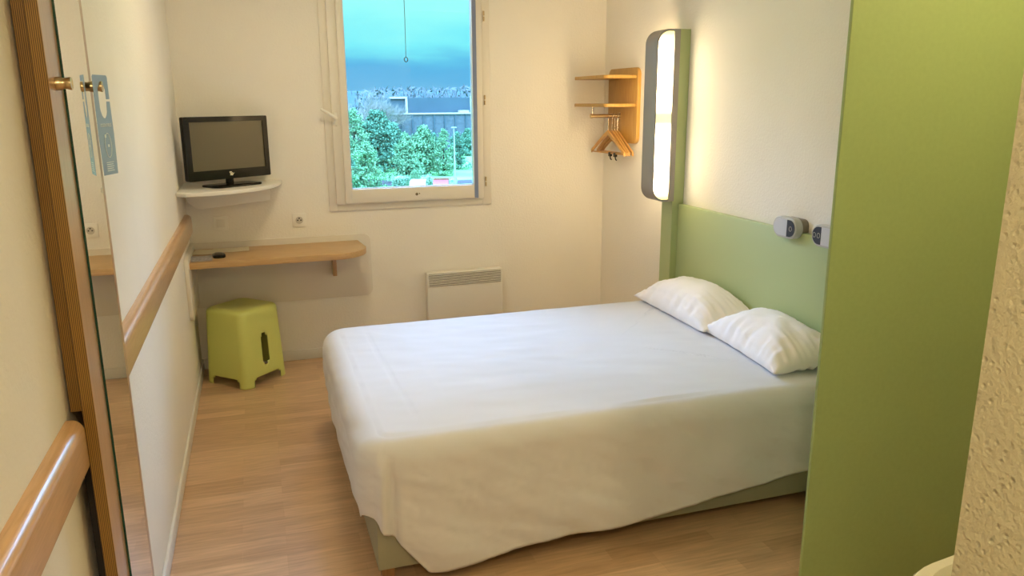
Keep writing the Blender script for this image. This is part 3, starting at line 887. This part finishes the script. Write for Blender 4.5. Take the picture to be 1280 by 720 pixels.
# ------------------------------------------------------------------ outside
GZ = -8.0
_mat = mat
def mat(*a, **k):
    k['spec'] = 0; return _mat(*a, **k)
grass = mat('grass', (.075, .20, .07), .9, var=(.12, .35))
bm = bmesh.new(); bmesh.ops.create_grid(bm, x_segments=30, y_segments=30, size=320)
for v in bm.verts:
    v.co.y += 330; v.co.x += 60
    v.co.z = GZ + (.9*noise.noise(Vector((v.co.x*.02, v.co.y*.02, 0))) if v.co.y > 120 else 0) 
struct('lawn', bm, grass)
bm = bmesh.new(); poly = [(-30, 108), (12.5, 100), (19, 94), (70, 93), (70, 89), (16, 90), (-30, 98)]
poly_prism(bm, poly, 2, GZ+.01, GZ+.05); struct('path', bm, mat('asphalt', (.035, .035, .035), .9))
hillm = mat('distant_hill', (.028, .046, .044), 1, var=(.004, .3))
bm = bmesh.new(); prev = None
for i in range(81):
    x = -600+i*30; z = 17+7*noise.noise(Vector((i*.09, 3, 0)))+3*noise.noise(Vector((i*.4, 1, 0)))
    cur = [bm.verts.new((x, 1100, GZ-20)), bm.verts.new((x, 1180, z*.6)), bm.verts.new((x, 1300, z)), bm.verts.new((x, 1500, GZ-20))]
    if prev:
        for k in range(3): bm.faces.new((prev[k], cur[k], cur[k+1], prev[k+1]))
    prev = cur
struct('hill', bm, hillm, smooth='all')

# warehouse
bw = empty('warehouse', (35, 152, GZ), 'long low blue grey warehouse with white roof edges beyond the trees', 'building')
steel = mat('blue_grey_steel', (.036, .056, .062), .6, var=(.3, .1)); white = mat('white_fascia', (.22, .22, .20), .5)
lower = mat('lilac_cladding', (.055, .068, .072), .7, var=(2, .2))
obj('upper_wall', B(25.4, 72, 152, 190, -.7, 2.15), steel, bw)
bm = bmesh.new(); box(bm, 25.4, 76, 150.5, 192, GZ, -.85); obj('lower_wall', bm, lower, bw)
for k in range(60):
    pass
bm = bmesh.new(); box(bm, 25.2, 76, 150.2, 151.4, -.95, -.68); obj('lower_fascia', bm, white, bw)
bm = bmesh.new(); box(bm, 25.3, 28.6, 151.6, 152.1, 2.0, 2.35); box(bm, 28.2, 28.6, 151.6, 152.05, -.7, 2.2); obj('corner_fascia', bm, white, bw)
bm = bmesh.new(); box(bm, 38.6, 40.4, 150.3, 152, -.68, -.25); box(bm, 40.7, 40.95, 150.3, 150.6, -.68, 2.4); obj('roof_unit', bm, white, bw)
for k in range(22):
    x = 27+k*2.1; obj('cladding_rib', B(x, x+.25, 150.3, 150.5, GZ, -.96), mat_ if False else steel, bw)

# conifers
def conifer_mesh(h, w, seed, nclump=150):
    rnd = random.Random(seed); t = bmesh.new()
    for c_ in range(nclump):
        f = rnd.random()**.85; z = h*(.06+.94*f)
        rad = w*(1-f)**.55*(.55+.45*abs(math.sin(f*9+seed)))
        a = rnd.random()*2*PI; rr = rad*math.sqrt(rnd.random())
        cx_, cy_ = rr*math.cos(a), rr*math.sin(a)
        s = w*.22*(1.15-.5*f)*(.7+.6*rnd.random())
        for q in range(30):
            d = Vector((rnd.gauss(0, 1), rnd.gauss(0, 1), rnd.gauss(0, .55))); d.normalize()
            p0 = Vector((cx_, cy_, z))+d*s*(.3+.7*rnd.random())
            e = Vector((rnd.gauss(0, 1), rnd.gauss(0, 1), rnd.gauss(0, 1))).normalized()*s*.36
            g = d.cross(e).normalized()*s*.17
            t.faces.new([t.verts.new(p0-e*.5), t.verts.new(p0+g), t.verts.new(p0+e*.5), t.verts.new(p0-g)])
    me = bpy.data.meshes.new('foliage'); t.to_mesh(me); t.free(); return me
pine_a = mat('pine_needles_light', (.085, .18, .085), .9, var=(.8, .35))
pine_b = mat('pine_needles_blue', (.055, .13, .075), .9, var=(.8, .35))
bark = mat('bark', (.02, .016, .012), .9)
def trunk_mesh(h, r):
    b = bmesh.new(); cyl(b, (0, 0, -.2), (.05*h*.2, 0, h*.85), r, r*.25, n=8); me = bpy.data.meshes.new('trunk'); b.to_mesh(me); b.free(); me.materials.append(bark); return me
FM = [conifer_mesh(6, 2.7, 1, 230), conifer_mesh(6, 3.3, 2, 260), conifer_mesh(6, 2.2, 3, 190)]
TM = trunk_mesh(6, .16)
fm2 = []
for me in FM:
    me.materials.append(pine_a); m2 = me.copy(); m2.materials.clear(); m2.materials.append(pine_b); fm2.append(m2)
def at_dir(px, y):   # direction table for the outside: image column -> x at distance y (pitch handled separately)
    return y*math.tan(math.radians(18.05)+math.atan((px-640)/ (972*.985)))
spots = [  # (px column, distance, height, variant, blue?, label)
 (463, 66, 6.0, 0, 0, 'light green pine standing nearest in the left part of the window view'),
 (450, 88, 8.2, 2, 0, 'tall slender pale pine at the left edge of the window view'),
 (478, 92, 8.0, 1, 1, 'broad blue green pine behind the light pine on the left'),
 (497, 96, 6.6, 1, 1, 'blue green pine beneath the white corner of the warehouse'),
 (512, 78, 6.1, 0, 0, 'pine in the middle of the window view, in front of the warehouse'),
 (533, 86, 6.5, 1, 0, 'broad pine right of the middle of the window view'),
 (546, 90, 5.6, 0, 1, 'bluish pine right of the broad pine'),
 (558, 84, 6.2, 2, 0, 'pine just left of the lamp post'),
 (574, 92, 5.6, 0, 1, 'blue green pine behind the lamp post'),
 (587, 112, 5.3, 1, 1, 'blue green pine at the right edge of the window view'),
 (522, 72, 3.2, 1, 0, 'low spreading young pine in front of the middle pines'),
 (440, 74, 4.6, 1, 1, 'low blue green pine at the lower left edge of the view'),
]
for px, y, hh, v, bl, lb in spots:
    y *= 1.2; hh = 1.2*hh-1.92
    x = at_dir(px, y)
    T_ = empty('pine_tree', (x, y, GZ), lb, 'tree', random.random()*6, 'pines on the lawn'); s = hh/6*1.06
    f = bpy.data.objects.new('foliage', (fm2 if bl else FM)[v]); link(f, T_); f.scale = (s, s, s)
    k = bpy.data.objects.new('trunk', TM); link(k, T_); k.scale = (s, s, s)
# bare trees
bare = mat('bare_twigs', (.12, .12, .10), .9)
def bare_mesh(h, seed):
    rnd = random.Random(seed); b = bmesh.new()
    def br(p, d, l, r, lev):
        q = p+d*l; cyl(b, p, q, r, r*.6, n=5, caps=False)
        if lev == 0: return
        for k in range(4 if lev > 1 else 5):
            nd = (d+Vector((rnd.gauss(0, .45), rnd.gauss(0, .45), rnd.gauss(.1, .3)))).normalized()
            br(p+d*l*(.45+.55*rnd.random()), nd, l*(.62+.2*rnd.random()), r*.55, lev-1)
    br(Vector((0, 0, -.2)), Vector((0, 0, 1)), h*.36, h*.018, 5)
    me = bpy.data.meshes.new('branches'); b.to_mesh(me); b.free(); me.materials.append(bare); return me
BM_ = [bare_mesh(10, 11), bare_mesh(10, 12)]
for i, (px, y, s, lb) in enumerate([(438, 106, 1.0, 'bare grey tree at the far left of the window view'), (457, 120, 1.22, 'tall bare grey tree above the left pines'),
                               (472, 134, 1.25, 'bare tree between the tall bare tree and the warehouse corner'), (487, 148, 1.3, 'bare tree touching the white warehouse corner'), (551, 104, .30, 'low bare shrub just left of the lamp post'), (562, 103, .28, 'low bare shrub growing behind the foot of the lamp post')]):
    o = bpy.data.objects.new('bare_tree', BM_[i % 2]); link(o); o.location = (at_dir(px, y), y, GZ); o.scale = (s, s, s); o.rotation_euler = (0, 0, i)
    tag(o, lb, 'tree', 'bare trees beyond the lawn')
# distant wood line behind the warehouse (uncountable)
bm = bmesh.new(); rnd = random.Random(4)
for k in range(5200):
    x = 30+rnd.random()*150; y = 235+rnd.random()*25; z = GZ+rnd.random()**.8*(13.4+1.6*noise.noise(Vector((x*.05, 0, 0))))
    s = .45+.5*rnd.random(); e = Vector((rnd.gauss(0, 1), rnd.gauss(0, 1), rnd.gauss(.6, 1))).normalized()*s*1.6; g = e.orthogonal().normalized()*s*.45; p0 = Vector((x, y, z))
    bm.faces.new([bm.verts.new(p0-e), bm.verts.new(p0+g), bm.verts.new(p0+e), bm.verts.new(p0-g)])
tag(obj('distant_wood', bm, mat('hazy_wood', (.05, .062, .062), 1)), 'hazy lilac line of bare woodland behind the warehouse', 'trees', kind='stuff')
# low hedge plants at the bottom of the view (uncountable)
bm = bmesh.new()
for k in range(4200):
    a = rnd.random(); y = 88+rnd.random()*2; x = y*(.165+.085*a)
    z = GZ+rnd.random()*(1.1+.5*noise.noise(Vector((x*.6, 0, 0)))) if a < .6 else GZ+rnd.random()*.7
    s = .10+.10*rnd.random(); e = Vector((rnd.gauss(0, 1), rnd.gauss(0, 1), rnd.gauss(.3, 1))).normalized()*s; g = e.orthogonal().normalized()*s*.5; p0 = Vector((x, y, z))
    bm.faces.new([bm.verts.new(p0-e), bm.verts.new(p0+g), bm.verts.new(p0+e), bm.verts.new(p0-g)])
tag(obj('hedge', bm, mat('hedge_leaves', (.11, .21, .12), .9, var=(.5, .4))), 'low pale hedge at the bottom of the window view', 'hedge', kind='stuff')
# lamp post
x = at_dir(571, 84)
LP = empty('street_lamp', (x, 84, GZ), 'slim pale lamp post in front of the pines at the right of the window view', 'street lamp')
pm = mat('galvanised', (.16, .20, .20), .5)
bm = bmesh.new(); cyl(bm, (x, 84, GZ), (x, 84, GZ+6.7), .10, .06, n=12); cyl(bm, (x, 84, GZ), (x, 84, GZ+1.1), .15, n=12); obj('pole', bm, pm, LP, True)
bm = bmesh.new(); box(bm, x-.28, x+.28, 83.85, 84.15, GZ+6.68, GZ+6.80, .04); obj('lamp_head', bm, pm, LP, True)
# parked cars
def car(px, y, body, label, rz):
    x = at_dir(px, y)
    K = empty('car', (x, y, GZ+.05), label, 'car', rz, 'parked cars')
    mm = mat('car_paint', body, .25, coat=.6)
    o1 = [(-2.1, .35), (-2.1, .75), (-1.5, .88), (-.95, 1.38), (.75, 1.40), (1.45, .95), (2.1, .80), (2.15, .35)]
    obj('car_body', poly_prism(bmesh.new(), o1, 1, -.85, .85, .08, 2), mm, K, True, local=True)
    o2 = [(-1.35, .90), (-.88, 1.30), (.68, 1.32), (1.2, .95)]
    obj('car_window', poly_prism(bmesh.new(), o2, 1, -.86, .86), M['black_gloss'], K, local=True)
    for wx in (-1.35, 1.35):
        for wy in (-.8, .8):
            bm = bmesh.new(); cyl(bm, (wx, wy-.1, .31), (wx, wy+.1, .31), .31, n=18); obj('wheel', bm, M['black_plastic'], K, True, local=True)
car(526, 82, (.25, .26, .24), 'white parked car at the bottom of the window view, left of the red car', 1.3)
car(554, 82, (.10, .01, .01), 'red parked car at the bottom of the window view near the lamp post', 1.3)

mat = _mat
# ------------------------------------------------------------------ sky: dark cyan cloud bank near the horizon, bright overcast higher up
w = bpy.data.worlds.new('sky'); sc.world = w; w.use_nodes = True; nt = w.node_tree; L = nt.links.new
bg = nt.nodes['Background']; tc = nt.nodes.new('ShaderNodeTexCoord'); sp = nt.nodes.new('ShaderNodeSeparateXYZ')
L(tc.outputs['Generated'], sp.inputs[0])
mp = nt.nodes.new('ShaderNodeMapping'); mp.inputs['Scale'].default_value = (3, 3, 14)
n = nt.nodes.new('ShaderNodeTexNoise'); n.inputs['Scale'].default_value = 2.2; n.inputs['Detail'].default_value = 5; n.inputs['Roughness'].default_value = .5
L(tc.outputs['Generated'], mp.inputs['Vector']); L(mp.outputs['Vector'], n.inputs['Vector'])
ma = nt.nodes.new('ShaderNodeMath'); ma.operation = 'MULTIPLY_ADD'; ma.inputs[1].default_value = .075; L(n.outputs['Fac'], ma.inputs[0]); 
sb = nt.nodes.new('ShaderNodeMath'); sb.operation = 'SUBTRACT'; sb.inputs[1].default_value = .0375
L(sp.outputs['Z'], ma.inputs[2]); L(ma.outputs[0], sb.inputs[0])
r = nt.nodes.new('ShaderNodeValToRGB'); e = r.color_ramp.elements
e[0].position = 0; e[0].color = (.20, .52, .86, 1)
e[1].position = .034; e[1].color = (.13, .47, .83, 1)
for p_, c_ in ((.050, (.15, .58, .88)), (.068, (.24, .88, 1.0)), (.10, (.36, 1.0, 1.0)), (.14, (.42, 1.0, 1.0)), (.17, (.40, .66, 1.0)), (.30, (.33, .54, 1.0)), (1, (.33, .54, 1.0))):
    k = e.new(p_); k.color = (*c_, 1)
L(sb.outputs[0], r.inputs['Fac'])
L(r.outputs['Color'], bg.inputs['Color'])
st2 = nt.nodes.new('ShaderNodeMapRange'); st2.inputs[1].default_value = .145; st2.inputs[2].default_value = .40; st2.inputs[3].default_value = 1.0; st2.inputs[4].default_value = 33.0
L(sp.outputs['Z'], st2.inputs[0]); L(st2.outputs[0], bg.inputs['Strength'])

# daylight portal helps sampling of the sky through the opening
pl = bpy.data.lights.new('window_portal', 'AREA'); pl.shape = 'RECTANGLE'; pl.size = .98; pl.size_y = 1.38; pl.cycles.is_portal = True
po = bpy.data.objects.new('window_portal', pl); COL.objects.link(po); po.location = (.935, YB+.22, 1.66); po.rotation_euler = (-PI/2, 0, 0)

# ------------------------------------------------------------------ camera
yaw, pit, rol, F = .314978, .236910, -.0058727, 972.37
f = Vector((math.sin(yaw)*math.cos(pit), math.cos(yaw)*math.cos(pit), -math.sin(pit)))
r0 = Vector((math.cos(yaw), -math.sin(yaw), 0)); u0 = r0.cross(f)
rr = math.cos(rol)*r0+math.sin(rol)*u0; uu = -math.sin(rol)*r0+math.cos(rol)*u0
cam = bpy.data.cameras.new('camera'); cam.sensor_width = 36; cam.lens = F*36/1280; cam.clip_start = .02; cam.clip_end = 4000
co = bpy.data.objects.new('camera', cam); COL.objects.link(co)
co.matrix_world = Matrix(((rr.x, uu.x, -f.x, 0), (rr.y, uu.y, -f.y, 0), (rr.z, uu.z, -f.z, 1.6), (0, 0, 0, 1)))
sc.camera = co

vs_ = sc.view_settings; vs_.view_transform = 'Standard'; vs_.look = 'None'; vs_.gamma = 1; vs_.exposure = .15; vs_.use_curve_mapping = False
sc.cycles.use_denoising = True
sc.cycles.max_bounces = 10; sc.cycles.diffuse_bounces = 6; sc.cycles.sample_clamp_indirect = 8
for me in [m for m in bpy.data.meshes if m.users == 0]: bpy.data.meshes.remove(me)
